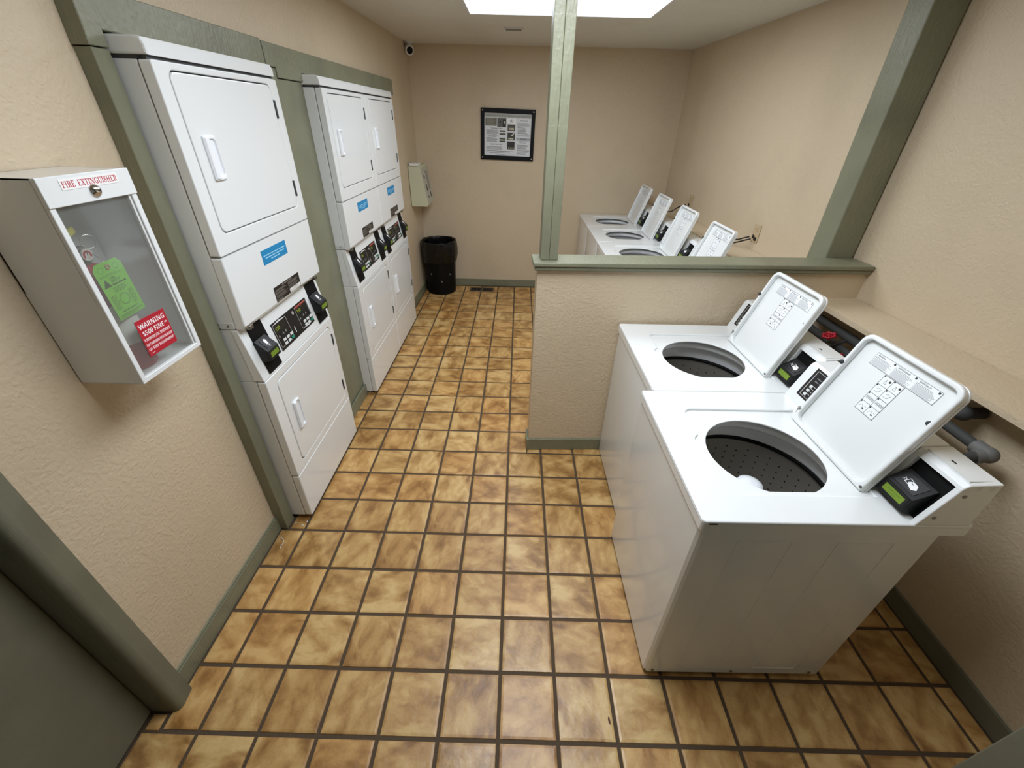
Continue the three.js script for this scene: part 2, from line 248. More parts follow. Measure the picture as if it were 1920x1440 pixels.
// floor: grout bed with every tile laid on it
const TX = 0.2032, TZ = 0.2051, J = 0.0049;
const floor = struct('floor', metric(box(-2.0, 2.1, -0.10, -0.0035, ZB - 0.1, ZF + 0.1)), M.grout);
const N = 1024, CELL = 256;
const tileTex = (() => {
  const d = new Uint8Array(N * N * 4); const dark = [0.535, 0.385, 0.20], mid = [0.71, 0.555, 0.335], light = [0.825, 0.695, 0.465];
  for (let cj = 0; cj < 4; cj++) for (let ci = 0; ci < 4; ci++) {
    const s = 100 + cj * 40 + ci * 7, ang = Math.round(hash(ci, cj, 5) * 2) * 1.57 + (hash(ci, cj, 6) - 0.5) * 0.7, ca = Math.cos(ang), sa = Math.sin(ang), lift = (hash(ci, cj, 8) - 0.5) * 0.2;
    for (let j = 0; j < CELL; j++) for (let i = 0; i < CELL; i++) {
      const u = i / CELL, v = j / CELL, x = (u * ca - v * sa), y = (u * sa + v * ca) * 1.7;
      const w = fbm(x * 2.2 + 9, y * 2.2 + 9, 999, s + 31, 2);
      let t = fbm(x * 2.8 + w * 0.9 + 20, y * 2.8 + w * 0.9 + 20, 999, s, 5); t = (t - 0.5) * 1.7 + 0.57 + lift;
      const e = Math.min(u, v, 1 - u, 1 - v), en = fbm(u * 6, v * 6, 999, s + 77, 3); t -= 0.27 * Math.max(0, 1 - e / (0.02 + 0.10 * en));   // glaze breaks brown along the edges
      t += (fbm(u * 40, v * 40, 999, s + 3, 2) - 0.5) * 0.16; t = Math.max(0, Math.min(1, t));
      const a = t < 0.5 ? dark : mid, b = t < 0.5 ? mid : light, k = t < 0.5 ? t * 2 : t * 2 - 1, o = (((cj * CELL + j) * N) + ci * CELL + i) * 4;
      for (let q = 0; q < 3; q++) d[o + q] = Math.round(255 * Math.pow(a[q] + (b[q] - a[q]) * k, 1));
      d[o + 3] = 255;
    }
  }
  const t = new THREE.DataTexture(d, N, N); t.magFilter = THREE.LinearFilter; t.minFilter = THREE.LinearMipmapLinearFilter; t.generateMipmaps = true; t.colorSpace = THREE.SRGBColorSpace; t.needsUpdate = true; return t;
})();
const tileBump = dataTex(256, (u, v) => g1(fbm(u * 6, v * 6, 6, 51, 3)), false, 5);
const tileMats = [0xffffff, 0xfff6ec, 0xf2ece2].map((c, i) => std(c, 0.36 + 0.03 * i, { map: tileTex, bumpMap: tileBump, bumpScale: 0.0012 }));
const tileCache = new Map();
function tileGeo(w, d, variant, turn) {
  const key = `${w.toFixed(4)}|${d.toFixed(4)}|${variant}|${turn}`; if (tileCache.has(key)) return tileCache.get(key);
  const b = 0.0045, P = [], U = [], ci = variant % 4, cj = (variant >> 2) % 4;
  const ring = (i, y) => [[-w / 2 + i, y, -d / 2 + i], [w / 2 - i, y, -d / 2 + i], [w / 2 - i, y, d / 2 - i], [-w / 2 + i, y, d / 2 - i]];
  const uvOf = ([x, , z]) => { let u = x / 0.2 + 0.5, v = z / 0.2 + 0.5; for (let t = 0; t < turn; t++) [u, v] = [v, 1 - u]; u = 0.015 + 0.97 * Math.max(0, Math.min(1, u)); v = 0.015 + 0.97 * Math.max(0, Math.min(1, v)); return [(ci + u) / 4, (cj + v) / 4]; };
  const quad = (a, b2, c, e) => { for (const p of [a, b2, c, a, c, e]) { P.push(...p); U.push(...uvOf(p)); } };
  const r0 = ring(b * 2.2, 0), r1 = ring(b * 0.5, -0.0011), r2 = ring(0, -0.0065);
  quad(r0[0], r0[3], r0[2], r0[1]);
  for (const [A, B] of [[r0, r1], [r1, r2]]) for (let i = 0; i < 4; i++) { const n = (i + 1) % 4; quad(A[i], A[n], B[n], B[i]); }
  const g = new THREE.BufferGeometry(); g.setAttribute('position', new THREE.Float32BufferAttribute(P, 3)); g.setAttribute('uv', new THREE.Float32BufferAttribute(U, 2)); g.computeVertexNormals();
  tileCache.set(key, g); return g;
}
function layTile(x0, x1, z0, z1) {
  const a = x0 + J, b = x1 - J, c = z0 + J, e = z1 - J; if (b - a < 0.012 || e - c < 0.012) return;
  const m = put('tile', tileGeo(b - a, e - c, Math.floor(rnd() * 16), Math.floor(rnd() * 4)), tileMats[Math.floor(rnd() * 3)], floor, [(a + b) / 2, (rnd() - 0.5) * 0.0012, (c + e) / 2]);
  m.rotation.set((rnd() - 0.5) * 0.004, (rnd() - 0.5) * 0.006, (rnd() - 0.5) * 0.004);
}
for (let j = -2; j < 22; j++) for (let i = -6; i < 9; i++) {
  let x0 = i * TX, x1 = x0 + TX, z1 = -j * TZ, z0 = z1 - TZ; const zc = (z0 + z1) / 2;
  x0 = Math.max(x0, wl(zc) + 0.0135 - (j < 0 ? 0.06 : 0)); x1 = Math.min(x1, 1.698); z0 = Math.max(z0, ZB + 0.012);
  if (j >= 4 && j < 17 && i < -5) x0 = Math.max(x0, -1.095);
  if (x1 - x0 < 0.02 || z1 - z0 < 0.02) continue;
  if (x0 > 0.80 && zc < -1.5) continue;                             // under the row of washers behind the half wall
  if (x0 > 0.75 && x0 < 1.1 && zc < -0.35) continue;                // under the two washers in front
  const pz = (x) => -1.483 - 0.043 * (x - 0.124);
  if (j === 7 && x1 > 0.124) {
    if (x0 < 0.11) { layTile(x0, 0.118, z0, z1); x0 = 0.112; }
    layTile(x0, x1, pz(x1) + 0.008, z1); continue;
  }
  layTile(x0, x1, z0, z1);
}

layTile(-1.204, -1.146, -0.053, 0.004);

// baseboards and green boards
const alongLeft = (z0, z1, y0, y1, t, lift = 0.0005) => prism([[wl(z0) + lift, z0], [wl(z0) + t, z0], [wl(z1) + t, z1], [wl(z1) + lift, z1]], y0, y1);
const bbProfile = (z0, z1) => [alongLeft(z0, z1, 0.0005, 0.078, 0.013), alongLeft(z0, z1, 0.078, 0.086, 0.008)];
struct('baseboard_left', bbProfile(-0.125, -0.826), M.green);
struct('baseboard_left_far', bbProfile(-3.50, ZB + 0.002), M.green);
struct('baseboard_back', [prism([[-1.07, ZB + 0.001], [0.62, ZB + 0.001], [0.62, ZB + 0.014], [-1.07, ZB + 0.014]], 0.0005, 0.08)], M.green);
struct('baseboard_partition', metric(inPW(merge([box(-0.013, 0.475, 0.0005, 0.082, 0.0005, 0.013, 0.002), box(-0.013, -0.0005, 0.0005, 0.082, -0.098, 0.0005, 0.002)]))), M.green);
struct('baseboard_right', prism([[lwr(-0.95) - 0.0005, -0.95], [lwr(-0.95) - 0.013, -0.95], [lwr(0.2) - 0.013, 0.214], [lwr(0.2) - 0.0005, 0.214]], 0.0005, 0.082), M.greenDark);
const inZY = (pts, t0, t1) => {                                     // board outline [[z, y], ...] standing off the left wall
  const s = new THREE.Shape(pts.map(([z, y]) => new THREE.Vector2(-z, y))); const g = new THREE.ExtrudeGeometry(s, { depth: t1 - t0, bevelEnabled: true, bevelThickness: 0.002, bevelSize: 0.002, bevelOffset: -0.002, bevelSegments: 1 });
  g.rotateY(Math.PI / 2);                                           // (-z, y, depth) -> x = depth, z
  const p = g.attributes.position; for (let i = 0; i < p.count; i++) p.setX(i, p.getX(i) + t0 + wl(p.getZ(i))); g.computeVertexNormals(); return metric(g);
};
struct('trim_4', inZY([[-0.828, 1.908], [-0.888, 1.908], [-0.888, 1.946], [-1.70, 1.946], [-1.70, 2.035], [-0.835, 2.035]], 0.001, 0.048), M.green);     // header over the single dryer
struct('trim_5', inZY([[-0.822, 0.001], [-0.888, 0.001], [-0.888, 1.905], [-0.832, 1.905]], 0.001, 0.046), M.green);
struct('trim_6', inZY([[-1.588, 0.001], [-1.80, 0.001], [-1.80, 1.943], [-1.588, 1.943]], 0.001, 0.034), M.green);
struct('trim_7', inZY([[-1.803, 0.001], [-2.052, 0.001], [-2.052, 1.905], [-1.803, 1.905]], 0.001, 0.031), M.green);
struct('trim_8', inZY([[-1.725, 1.946], [-1.803, 1.946], [-1.803, 1.908], [-2.052, 1.908], [-2.052, 1.944], [-3.42, 1.944], [-3.42, 1.925], [-3.72, 1.925], [-3.72, 2.032], [-1.725, 2.032]], 0.001, 0.04), M.green);
struct('trim_9', inZY([[-3.435, 0.001], [-3.50, 0.001], [-3.50, 1.92], [-3.435, 1.92]], 0.001, 0.03), M.green);
struct('baseboard_alcove', [prism([[-1.0905, -1.64], [-1.078, -1.64], [-1.078, -2.05], [-1.0905, -2.05]], 0.0005, 0.086)], M.green);

for (const [n, z, y] of [['trim_4', -1.051, 2.015], ['trim_4', -1.293, 2.028], ['trim_4', -1.536, 2.026], ['trim_4', -1.60, 2.022], ['trim_5', -0.85, 1.845], ['trim_5', -0.862, 1.56], ['trim_5', -0.856, 1.276], ['trim_5', -0.863, 0.86]]) {
  const b = scene.children.find((c) => c.name === n); put('nail_hole', new THREE.SphereGeometry(0.0035, 8, 6).scale(0.4, 1.2, 1), M.hole, b, [wl(z) + (n === 'trim_4' ? 0.048 : 0.046), y, z]);
}

// posts on the half wall
{
  const post = thing('wooden_post', 'slim green wooden post standing on the free end of the half wall cap', 'post', [0.124, 0, -1.483], 0.043);
  for (const [x0, x1] of [[0.0135, 0.0550], [0.0558, 0.0975]]) put('board', metric(box(x0, x1, 1.195, CEIL - 0.001, -0.098, -0.012, 0.003)), M.green, post);
  const post2 = thing('wooden_post', 'thick green wooden post against the right wall at the end of the half wall', 'post', [0.124, 0, -1.483], 0.043);
  put('post_body', metric(box(1.512, 1.66, 1.0, CEIL - 0.001, -0.264, -0.124, 0.008)), M.green, post2);
}

// ------------------------------------------------------------------ doors
{
  const d = struct('door_1', metric(box(-1.245, -1.205, 0.012, 2.03, -0.048, 0.78)), M.greenDark);
  const k = put('door_knob', lathe([[0.0, 0], [0.025, 0], [0.025, 0.006], [0.011, 0.01], [0.011, 0.03], [0.024, 0.042], [0.026, 0.055], [0.018, 0.066], [0, 0.068]], 24), M.chrome, d, [-1.2045, 1.0, 0.02], [0, 0, -Math.PI / 2]);
  const c = new THREE.Shape(); c.moveTo(-0.072, 0); c.lineTo(0.0, 0); c.lineTo(0.0, 0.022); c.quadraticCurveTo(0.0, 0.046, -0.026, 0.046); c.lineTo(-0.072, 0.04); c.lineTo(-0.072, 0);
  const g = new THREE.ExtrudeGeometry(c, { depth: 2.08, bevelEnabled: false, curveSegments: 10 }); g.rotateX(-Math.PI / 2); // (x, y) -> (x, -z); stands up in y
  g.rotateY(-Math.PI / 2); g.translate(-1.158, 0.001, -0.054);
  struct('trim_10', [metric(g), metric(box(-1.245, -1.150, 0.001, 2.05, -0.0695, -0.0535)), metric(box(-1.245, -1.212, 0.001, 2.05, -0.0535, -0.0485))], M.greenDark);
  struct('wall_front_right', prism([[1.02, 0.215], [wr(0.215) - 0.001, 0.215], [wr(0.34) - 0.001, 0.34], [1.02, 0.34]], 0, CEIL - 0.001), M.wall);
  struct('trim_11', [metric(box(1.0, 1.0195, 0.001, 2.05, 0.198, 0.36, 0.004)), metric(box(1.0195, 1.085, 0.001, 2.05, 0.198, 0.2145, 0.003))], M.greenDark);
}

// ------------------------------------------------------------------ ceiling lights
FIXTURES.forEach(([x, z, w, d, power], i) => {
  const t = thing('ceiling_light', i ? 'flat ceiling light panel overhead between the dryers and the front washers' : 'bright flat ceiling light panel seen at the top edge beside the slim post', 'ceiling light', [x, CEIL, z], 0, 'ceiling light panels');
  const fr = rr(-w / 2 - 0.018, w / 2 + 0.018, -d / 2 - 0.018, d / 2 + 0.018, 0.004); fr.holes.push(rr(-w / 2, w / 2, -d / 2, d / 2, 0.003, new THREE.Path()));
  const f = new THREE.ExtrudeGeometry(fr, { depth: 0.012, bevelEnabled: false }); f.rotateX(Math.PI / 2); f.translate(0, -0.0005, 0);
  put('frame', f, M.dullWhite, t);
  const em = std(0xffffff, 0.6, { emissive: C(LAMP), emissiveIntensity: 2.2 });
  put('diffuser', box(-w / 2 + 0.001, w / 2 - 0.001, -0.008, -0.002, -d / 2 + 0.001, d / 2 - 0.001), em, t);
  const L = new THREE.RectAreaLight(LAMP, power, w, d); L.position.set(0, -0.012, 0); L.rotation.x = -Math.PI / 2; t.add(L);
});

// ------------------------------------------------------------------ top-loading washer (front towards +z of its own frame)
const HY = 0.875;
function cardReader(parent, pos, tilt, icon, width) {
  const r = put('card_reader', profileX([[0, 0], [0.040, 0.003], [0.042, 0.044], [0.004, 0.092], [0, 0.092]], -width / 2, width / 2, 0.0015), M.charcoal, parent, pos, [tilt, 0, 0]);
  put('screen', sticker(width * 0.86, 0.031, 0.001), printed.lcd, r, [0, 0.0238, 0.0411], [0.05, 0, 0]);
  const a = Math.atan2(0.038, 0.048);
  put('card_symbol', sticker(icon === 'cardHandUp' ? width * 0.55 : width * 0.72, 0.042, 0.0006), printed[icon], r, [0, 0.0688, 0.0238], [-a, 0, 0]);
  return r;
}
function makeWasher(label, pos, turn) {
  const t = thing('washing_machine', label, 'washing machine', pos, turn, 'top-loading washers');
  const W = 0.637 / 2;
  { const o = rr(-W + 0.003, W - 0.003, 0.004, 0.672, 0.02); o.holes.push(rr(-W + 0.006, W - 0.006, 0.007, 0.669, 0.018, new THREE.Path())); const g = new THREE.ExtrudeGeometry(o, { depth: 0.814, bevelEnabled: false, curveSegments: 8 }); g.rotateX(-Math.PI / 2); g.translate(0, 0.022, 0); put('cabinet', BGU.toCreasedNormals(g, 0.6), M.white, t); put('base_pan', box(-W + 0.007, W - 0.007, 0.026, 0.03, -0.668, -0.008), M.gapDark, t); }
  // pressed panels in the cabinet side
  for (const [z0, z1] of [[-0.272, -0.118], [-0.556, -0.398]]) { const s = rr(z0, z1, 0.062, 0.795, 0.004); s.holes.push(rr(z0 + 0.002, z1 - 0.002, 0.064, 0.793, 0.003, new THREE.Path())); const g = slab(s, 0.002, 0); g.rotateY(Math.PI / 2); g.scale(1, 1, -1); const gi = g.toNonIndexed(); const q = new THREE.ExtrudeGeometry(s, { depth: 0.0012, bevelEnabled: false }); q.rotateY(-Math.PI / 2); q.translate(W - 0.0018, 0, 0); put('side_panel_press', q, M.white, t); }
  for (const z of [-0.035, -0.33, -0.625]) put('side_screw', cyl(0.006, 0.006, 0.003, 12), M.steel, t, [W - 0.002, 0.036, z], [0, 0, Math.PI / 2]);
  for (const [x, z] of [[-W + 0.05, -0.05], [W - 0.05, -0.05], [-W + 0.05, -0.62], [W - 0.05, -0.62]]) put('foot', cyl(0.018, 0.022, 0.024, 14), M.rubber, t, [x, 0.0125, z]);
  // worktop in two layers: the upper one has the shallow lid recess, the lower one the opening
  const hx = 0.035, hz = -0.308, R = 0.176;
  const opening = (p) => { const a = Math.acos((R - 0.013) / R); p.moveTo(hx + R * Math.cos(a), -hz + R * Math.sin(a)); p.absarc(hx, -hz, R, a, 2 * Math.PI - a, false); p.lineTo(hx + R * Math.cos(a), -hz + R * Math.sin(a)); return p; };
  const flat = (s, y0, y1, bev) => { const g = new THREE.ExtrudeGeometry(s, { depth: y1 - y0 - 2 * bev, bevelEnabled: bev > 0, bevelThickness: bev, bevelSize: bev, bevelOffset: -bev, bevelSegments: 3, curveSegments: 48 }); g.rotateX(-Math.PI / 2); g.translate(0, y0 + bev, 0); return g; };
  // shape space is (x, -z)
  const lower = rr(-W, W, 0, 0.73, 0.012); lower.holes.push(opening(new THREE.Path()));
  const upper = rr(-W, W, 0, 0.73, 0.012);
  const rec = new THREE.Path(); { const x0 = -0.198, x1 = 0.218, a0 = 0.125, a1 = 0.535, r = 0.03; rec.moveTo(x0 + r, a0); rec.lineTo(-0.05, a0); rec.quadraticCurveTo(-0.035, a0 - 0.022, -0.005, a0 - 0.022); rec.lineTo(0.035, a0 - 0.022); rec.quadraticCurveTo(0.065, a0 - 0.022, 0.08, a0); rec.lineTo(x1 - r, a0); rec.absarc(x1 - r, a0 + r, r, -Math.PI / 2, 0, false); rec.lineTo(x1, a1); rec.lineTo(x0, a1); rec.lineTo(x0, a0 + r); rec.absarc(x0 + r, a0 + r, r, Math.PI, 1.5 * Math.PI, false); }
  upper.holes.push(rec);
  const skirt = rr(-W, W, 0, 0.73, 0.012); skirt.holes.push(rr(-W + 0.004, W - 0.004, 0.004, 0.726, 0.009, new THREE.Path()));
  put('worktop', [flat(skirt, 0.836, HY - 0.009, 0), flat(lower, HY - 0.0145, HY - 0.008, 0.0025), flat(upper, HY - 0.0105, HY, 0.0045)], M.white, t);
  // tub
  const tub = new THREE.Group();
  put('tub_ring', lathe([[0.232, 0.857], [0.232, 0.846], [0.220, 0.844], [0.208, 0.838], [0.203, 0.829], [0.204, 0.819], [0.211, 0.811], [0.226, 0.806], [0.236, 0.798], [0.241, 0.752], [0.246, 0.744]], 64), M.tub, t, [hx, 0, hz]);
  put('tub_gasket', lathe([[0.247, 0.745], [0.240, 0.741], [0.2385, 0.734], [0.243, 0.728], [0.25, 0.727]], 64), M.blackMatte, t, [hx, 0, hz]);
  put('drum', lathe([[0.25, 0.7275], [0.247, 0.70], [0.247, 0.45], [0.22, 0.43], [0.0, 0.42]], 64), M.drum, t, [hx, 0, hz]);
  const disc = new THREE.CircleGeometry(0.0032, 8); const holes = new THREE.InstancedMesh(disc, M.hole, 40 * 8); holes.name = 'perforation'; holes.userData.kind = 'stuff';
  { const m = new THREE.Matrix4(); let k = 0; for (let i = 0; i < 40; i++) for (let j = 0; j < 8; j++) { const a = i / 40 * 2 * Math.PI; m.makeRotationY(-a - Math.PI / 2); m.setPosition(0.2462 * Math.cos(a), 0.465 + j * 0.030 + (i % 2) * 0.015, 0.2462 * Math.sin(a)); holes.setMatrixAt(k++, m); } holes.position.set(hx, 0, hz); t.add(holes); }
  put('agitator', lathe([[0.09, 0.43], [0.06, 0.47], [0.042, 0.52], [0.036, 0.66], [0.044, 0.685], [0.045, 0.715], [0.040, 0.732], [0.02, 0.739], [0, 0.741]], 32), M.whitePlastic, t, [hx, 0, hz]);
  put('lid_hinge', box(-0.165, -0.150, HY - 0.012, HY + 0.045, -0.528, -0.516, 0.003), M.steel, t);
  // lid, leaning back from its hinges
  const lid = new THREE.Group(); const th = -Math.atan2(0.115, 0.348);
  const shape = new THREE.Shape(); { const x0 = -0.16, x1 = 0.195, L = 0.368, r = 0.034; shape.moveTo(x0, 0); shape.lineTo(x1, 0); shape.lineTo(x1, 0.2); shape.lineTo(x1 - 0.002, L - r); shape.absarc(x1 - r - 0.002, L - r, r, 0, Math.PI / 2, false); shape.lineTo(x0 + r + 0.002, L); shape.absarc(x0 + r + 0.002, L - r, r, Math.PI / 2, Math.PI, false); shape.lineTo(x0, 0.2); shape.closePath(); }
  const ring = shape.clone(); ring.holes.push(rr(-0.146, 0.181, 0.012, 0.353, 0.026, new THREE.Path()));
  const plate = slab(shape, 0.008, 0.002), rim = slab(ring, 0.020, 0.005, 3); rim.translate(0, 0, 0.0195);
  const lp = put('lid', [plate, rim], M.white, t, [0, HY - 0.009, -0.522], [th, 0, 0]);
  put('warning_label', sticker(0.232, 0.04), printed.warnTri, lp, [0.0235, 0.3095, 0.0002]);
  put('picture_label', sticker(0.073, 0.125), printed.pictos, lp, [0.0145, 0.2255, 0.0002]);
  for (const x of [0.176, -0.152]) put('rubber_bumper', lathe([[0.0, 0.006], [0.006, 0.005], [0.0075, 0], [0.0075, -0.006]], 16), M.rubber, lp, [x > 0 ? 0.172 : -0.155, 0.25, x > 0 ? 0.002 : 0.019], [Math.PI / 2, 0, 0]);
  put('lid_screw', cyl(0.004, 0.004, 0.003, 10), M.steel, lp, [0.19, 0.012, 0.0205], [Math.PI / 2, 0, 0]);
  // console: control side (left) and payment housing (right)
  const prof = [[-0.566, HY], [-0.616, 1.012], [-0.628, 1.022], [-0.706, 1.027], [-0.712, HY]];
  const con = put('control_console', profileX(prof, -W + 0.004, 0.168, 0.004), M.white, t);
  const sl = Math.atan2(0.05, 0.137), onSlope = (x, s, n) => [x, HY + s * Math.cos(sl) + n * Math.sin(sl), -0.566 - s * Math.sin(sl) + n * Math.cos(sl)];
  put('control_panel', sticker(0.31, 0.116, 0.0012), printed.washCtl, con, onSlope(-0.117, 0.092, 0.0002), [-sl, 0, 0]);
  for (let k = 0; k < 3; k++) put('push_button', box(-0.007, 0.007, -0.005, 0.005, 0, 0.004, 0.002), M.key, con, onSlope(-0.238, 0.052 + k * 0.017, 0.001), [-sl, 0, 0]);
  const hs = put('payment_housing', [profileX(prof, 0.301, W - 0.001, 0.003), profileX(prof, 0.170, 0.186, 0.003), profileX([[-0.596, HY], [-0.642, 1.0], [-0.6325, 1.026], [-0.706, 1.027], [-0.712, HY]], 0.18, 0.305), profileX([[-0.612, 1.004], [-0.616, 1.012], [-0.628, 1.0225], [-0.706, 1.0275], [-0.706, 1.004]], 0.170, W - 0.001, 0.003)], M.white, t);
  put('recess_plate', box(-0.0575, 0.0575, 0, 0.142, -0.004, 0.0, 0), M.blackMatte, hs, onSlope(0.2435, 0.003, -0.014), [-sl, 0, 0]);
  for (const [y, z] of [[0.985, -0.632], [0.905, -0.60]]) put('housing_screw', cyl(0.005, 0.005, 0.003, 12), M.steel, hs, [W - 0.0005, y, z], [0, 0, Math.PI / 2]);
  put('lock_slot', box(-0.007, 0.007, 0, 0.001, -0.002, 0.002), M.hole, hs, [0.235, 1.0265, -0.655]);
  cardReader(t, onSlope(0.240, 0.006, -0.012), -sl, 'cardHand', 0.092);
  return t;
}
const T90 = -Math.PI / 2;
const w0 = makeWasher('white top-loading washer with open lid, the nearest one, its bare side facing the viewer', [0.532, 0, -0.530], T90 + 0.012);
put('paint_chip', box(-0.012, 0.012, -0.003, 0.002, 0, 0.0006), M.hole, w0, [0.292, 0.868, -0.0005 + 0.0008]);
w0.children[w0.children.length - 1].position.set(0.3186, 0.867, -0.03); w0.children[w0.children.length - 1].rotation.y = Math.PI / 2;
const w1 = dup(w0, 'white top-loading washer with open lid, squeezed between the nearest washer and the half wall', [0.572, 0, -1.170], T90 + 0.012);
w1.remove(w1.children.find((c) => c.name === 'paint_chip'));
const back = [['white washer behind the half wall, its lid and deck farthest back against the back wall', -4.222], ['white washer behind the half wall, second from the back wall', -3.583], ['white washer behind the half wall, third from the back wall', -2.944], ['white washer just behind the half wall, only its raised lid and console showing', -2.305]];
for (const [l, z] of back) dup(w1, l, [0.728, 0, z], T90);

// ------------------------------------------------------------------ stacked dryers (front towards +z of their own frame)
function dryerDoor(parent, name, x0, x1, y0, y1, hx0, hx1, hy0, hy1) {
  const d = put(name, slab(rr(x0 + 0.004, x1 - 0.004, y0 + 0.004, y1 - 0.004, 0.026), 0.020, 0.003, 3), M.white, parent, [0, 0, 0.001]);
  // moulded pull: raised plate with a scooped channel
  const s = rr(hx0, hx1, hy0, hy1, 0.006); s.holes.push(rr(hx0 + 0.022, hx1 - 0.005, hy0 + 0.012, hy1 - 0.012, 0.010, new THREE.Path()));
  const up = slab(s, 0.010, 0.004, 3); up.translate(0, 0, 0.0085);
  const lip = box(hx0 + 0.002, hx0 + 0.024, hy0 + 0.004, hy1 - 0.004, 0.001, 0.0125, 0.005);
  put('handle', [up, lip, box(hx0 + 0.02, hx1 - 0.004, hy0 + 0.01, hy1 - 0.01, 0, 0.0025)], M.whitePlastic, d);
  for (const y of [y1 - 0.085, y0 + 0.075]) put('hinge', box(x1 - 0.004, x1 + 0.006, y - 0.032, y + 0.032, -0.002, 0.004, 0.001), M.gapDark, d);
  return d;
}
function frontPanel(y0, y1, dx0, dx1, dy0, dy1) { const s = rr(-0.345, 0.345, y0, y1, 0.008); s.holes.push(rr(dx0, dx1, dy0, dy1, 0.029, new THREE.Path())); return slab(s, 0.036, 0.0035, 3); }
function makeDryer(label, pos) {
  const t = thing('stacked_dryer', label, 'dryer', pos, Math.PI / 2, 'stacked dryers in the left wall');
  put('upper_cabinet', box(-0.343, 0.343, 1.072, 1.888, -0.6, -0.0395, 0.004), M.white, t);
  put('lower_cabinet', box(-0.343, 0.343, 0.022, 0.834, -0.6, -0.0385, 0.004), M.white, t);
  put('control_cabinet', profileX([[-0.0415, 1.069], [-0.0365, 0.836], [-0.6, 0.836], [-0.6, 1.069]], -0.343, 0.343), M.white, t);
  put('top_cap', profileX([[-0.002, 1.897], [-0.001, 1.92], [-0.008, 1.936], [-0.03, 1.94], [-0.6, 1.94], [-0.6, 1.897]], -0.346, 0.346, 0.006), M.white, t);
  put('door_backing', [box(-0.341, 0.341, 1.36, 1.896, -0.0362, -0.0215), box(-0.341, 0.341, 1.886, 1.897, -0.59, -0.012)], M.gapDark, t);
  put('door_backing', box(-0.341, 0.341, 0.31, 0.825, -0.0362, -0.0215), M.gapDark, t);
  put('upper_front', frontPanel(1.344, 1.888, -0.292, 0.286, 1.409, 1.869), M.white, t);
  dryerDoor(t, 'upper_door', -0.292, 0.286, 1.409, 1.869, -0.243, -0.183, 1.572, 1.704);
  put('apron', [profileX([[0, 1.34], [0.0, 1.085], [-0.014, 1.068], [-0.04, 1.068], [-0.04, 1.34]], -0.345, 0.345, 0.005)], M.white, t);
  put('blue_sticker', sticker(0.198, 0.056), printed.blue, t, [-0.014, 1.276, 0.0002]);
  put('rating_label', sticker(0.226, 0.062), printed.rating, t, [0.013, 1.117, 0.0002]);
  for (const x of [-0.30, 0.30]) put('apron_clip', box(x - 0.012, x + 0.012, 1.056, 1.072, -0.03, -0.006, 0.003), M.steel, t);
  const sl = Math.atan2(0.04, 0.222), on = (x, s, n) => [x, 0.838 + s * Math.cos(sl) + n * Math.sin(sl), -s * Math.sin(sl) + n * Math.cos(sl)];
  const band = put('control_band', profileX([[-0.002, 0.837], [-0.0395, 1.066], [-0.0645, 1.066], [-0.046, 0.837]], -0.345, 0.345, 0.003), M.white, t);
  put('reader_plate', box(-0.052, 0.052, 0, 0.215, 0, 0.001), M.blackMatte, band, on(-0.246, 0.008, 0.0004), [-sl, 0, 0]);
  put('reader_plate', box(-0.054, 0.054, 0, 0.215, 0, 0.001), M.blackMatte, band, on(0.267, 0.008, 0.0004), [-sl, 0, 0]);
  const disp = put('display_panel', sticker(0.331, 0.127, 0.0015), printed.display, t, on(0.0115, 0.105, 0.0006), [-sl, 0, 0]);
  for (const gx of [-0.148, 0.056]) for (let j = 0; j < 2; j++) for (let i = 0; i < 3; i++) put('keypad_key', box(-0.0115, 0.0115, -0.006, 0.006, 0, 0.003, 0.002), i === 2 && j === 0 ? M.greenKey : M.key, disp, [gx + 0.028 + i * 0.032, -0.045 + j * 0.018, 0.0015]);
  cardReader(t, on(-0.262, 0.068, 0.001), -sl + 0.05, 'cardHandUp', 0.08);
  cardReader(t, on(0.250, 0.068, 0.001), -sl + 0.05, 'cardHandUp', 0.08);
  put('lower_front', frontPanel(0.300, 0.833, -0.275, 0.303, 0.338, 0.796), M.white, t);
  dryerDoor(t, 'lower_door', -0.275, 0.303, 0.338, 0.796, -0.222, -0.168, 0.49, 0.645);
  put('kick_panel', slab(rr(-0.345, 0.345, 0.024, 0.297, 0.008), 0.036, 0.006, 3), M.white, t);
  const br = put('side_bracket', box(-0.3455, -0.343, 1.072, 1.098, -0.10, -0.045, 0.001), M.dullWhite, t); put('bracket_screw', cyl(0.004, 0.004, 0.002, 10), M.steel, br, [-0.346, 1.085, -0.065], [0, 0, Math.PI / 2]);
  for (const [x, z] of [[-0.3, -0.05], [0.3, -0.05], [-0.3, -0.55], [0.3, -0.55]]) put('foot', cyl(0.016, 0.02, 0.023, 12), M.rubber, t, [x, 0.0120, z]);
  return t;
}
const d0 = makeDryer('white double-stacked dryer standing alone, nearest the fire extinguisher box', [-1.0, 0, -1.238]);
dup(d0, 'left one of the two joined white double-stacked dryers farther along the left wall', [-1.0, 0, -2.393]);
dup(d0, 'right one of the two joined white double-stacked dryers, nearest the trash can', [-1.0, 0, -3.087]);

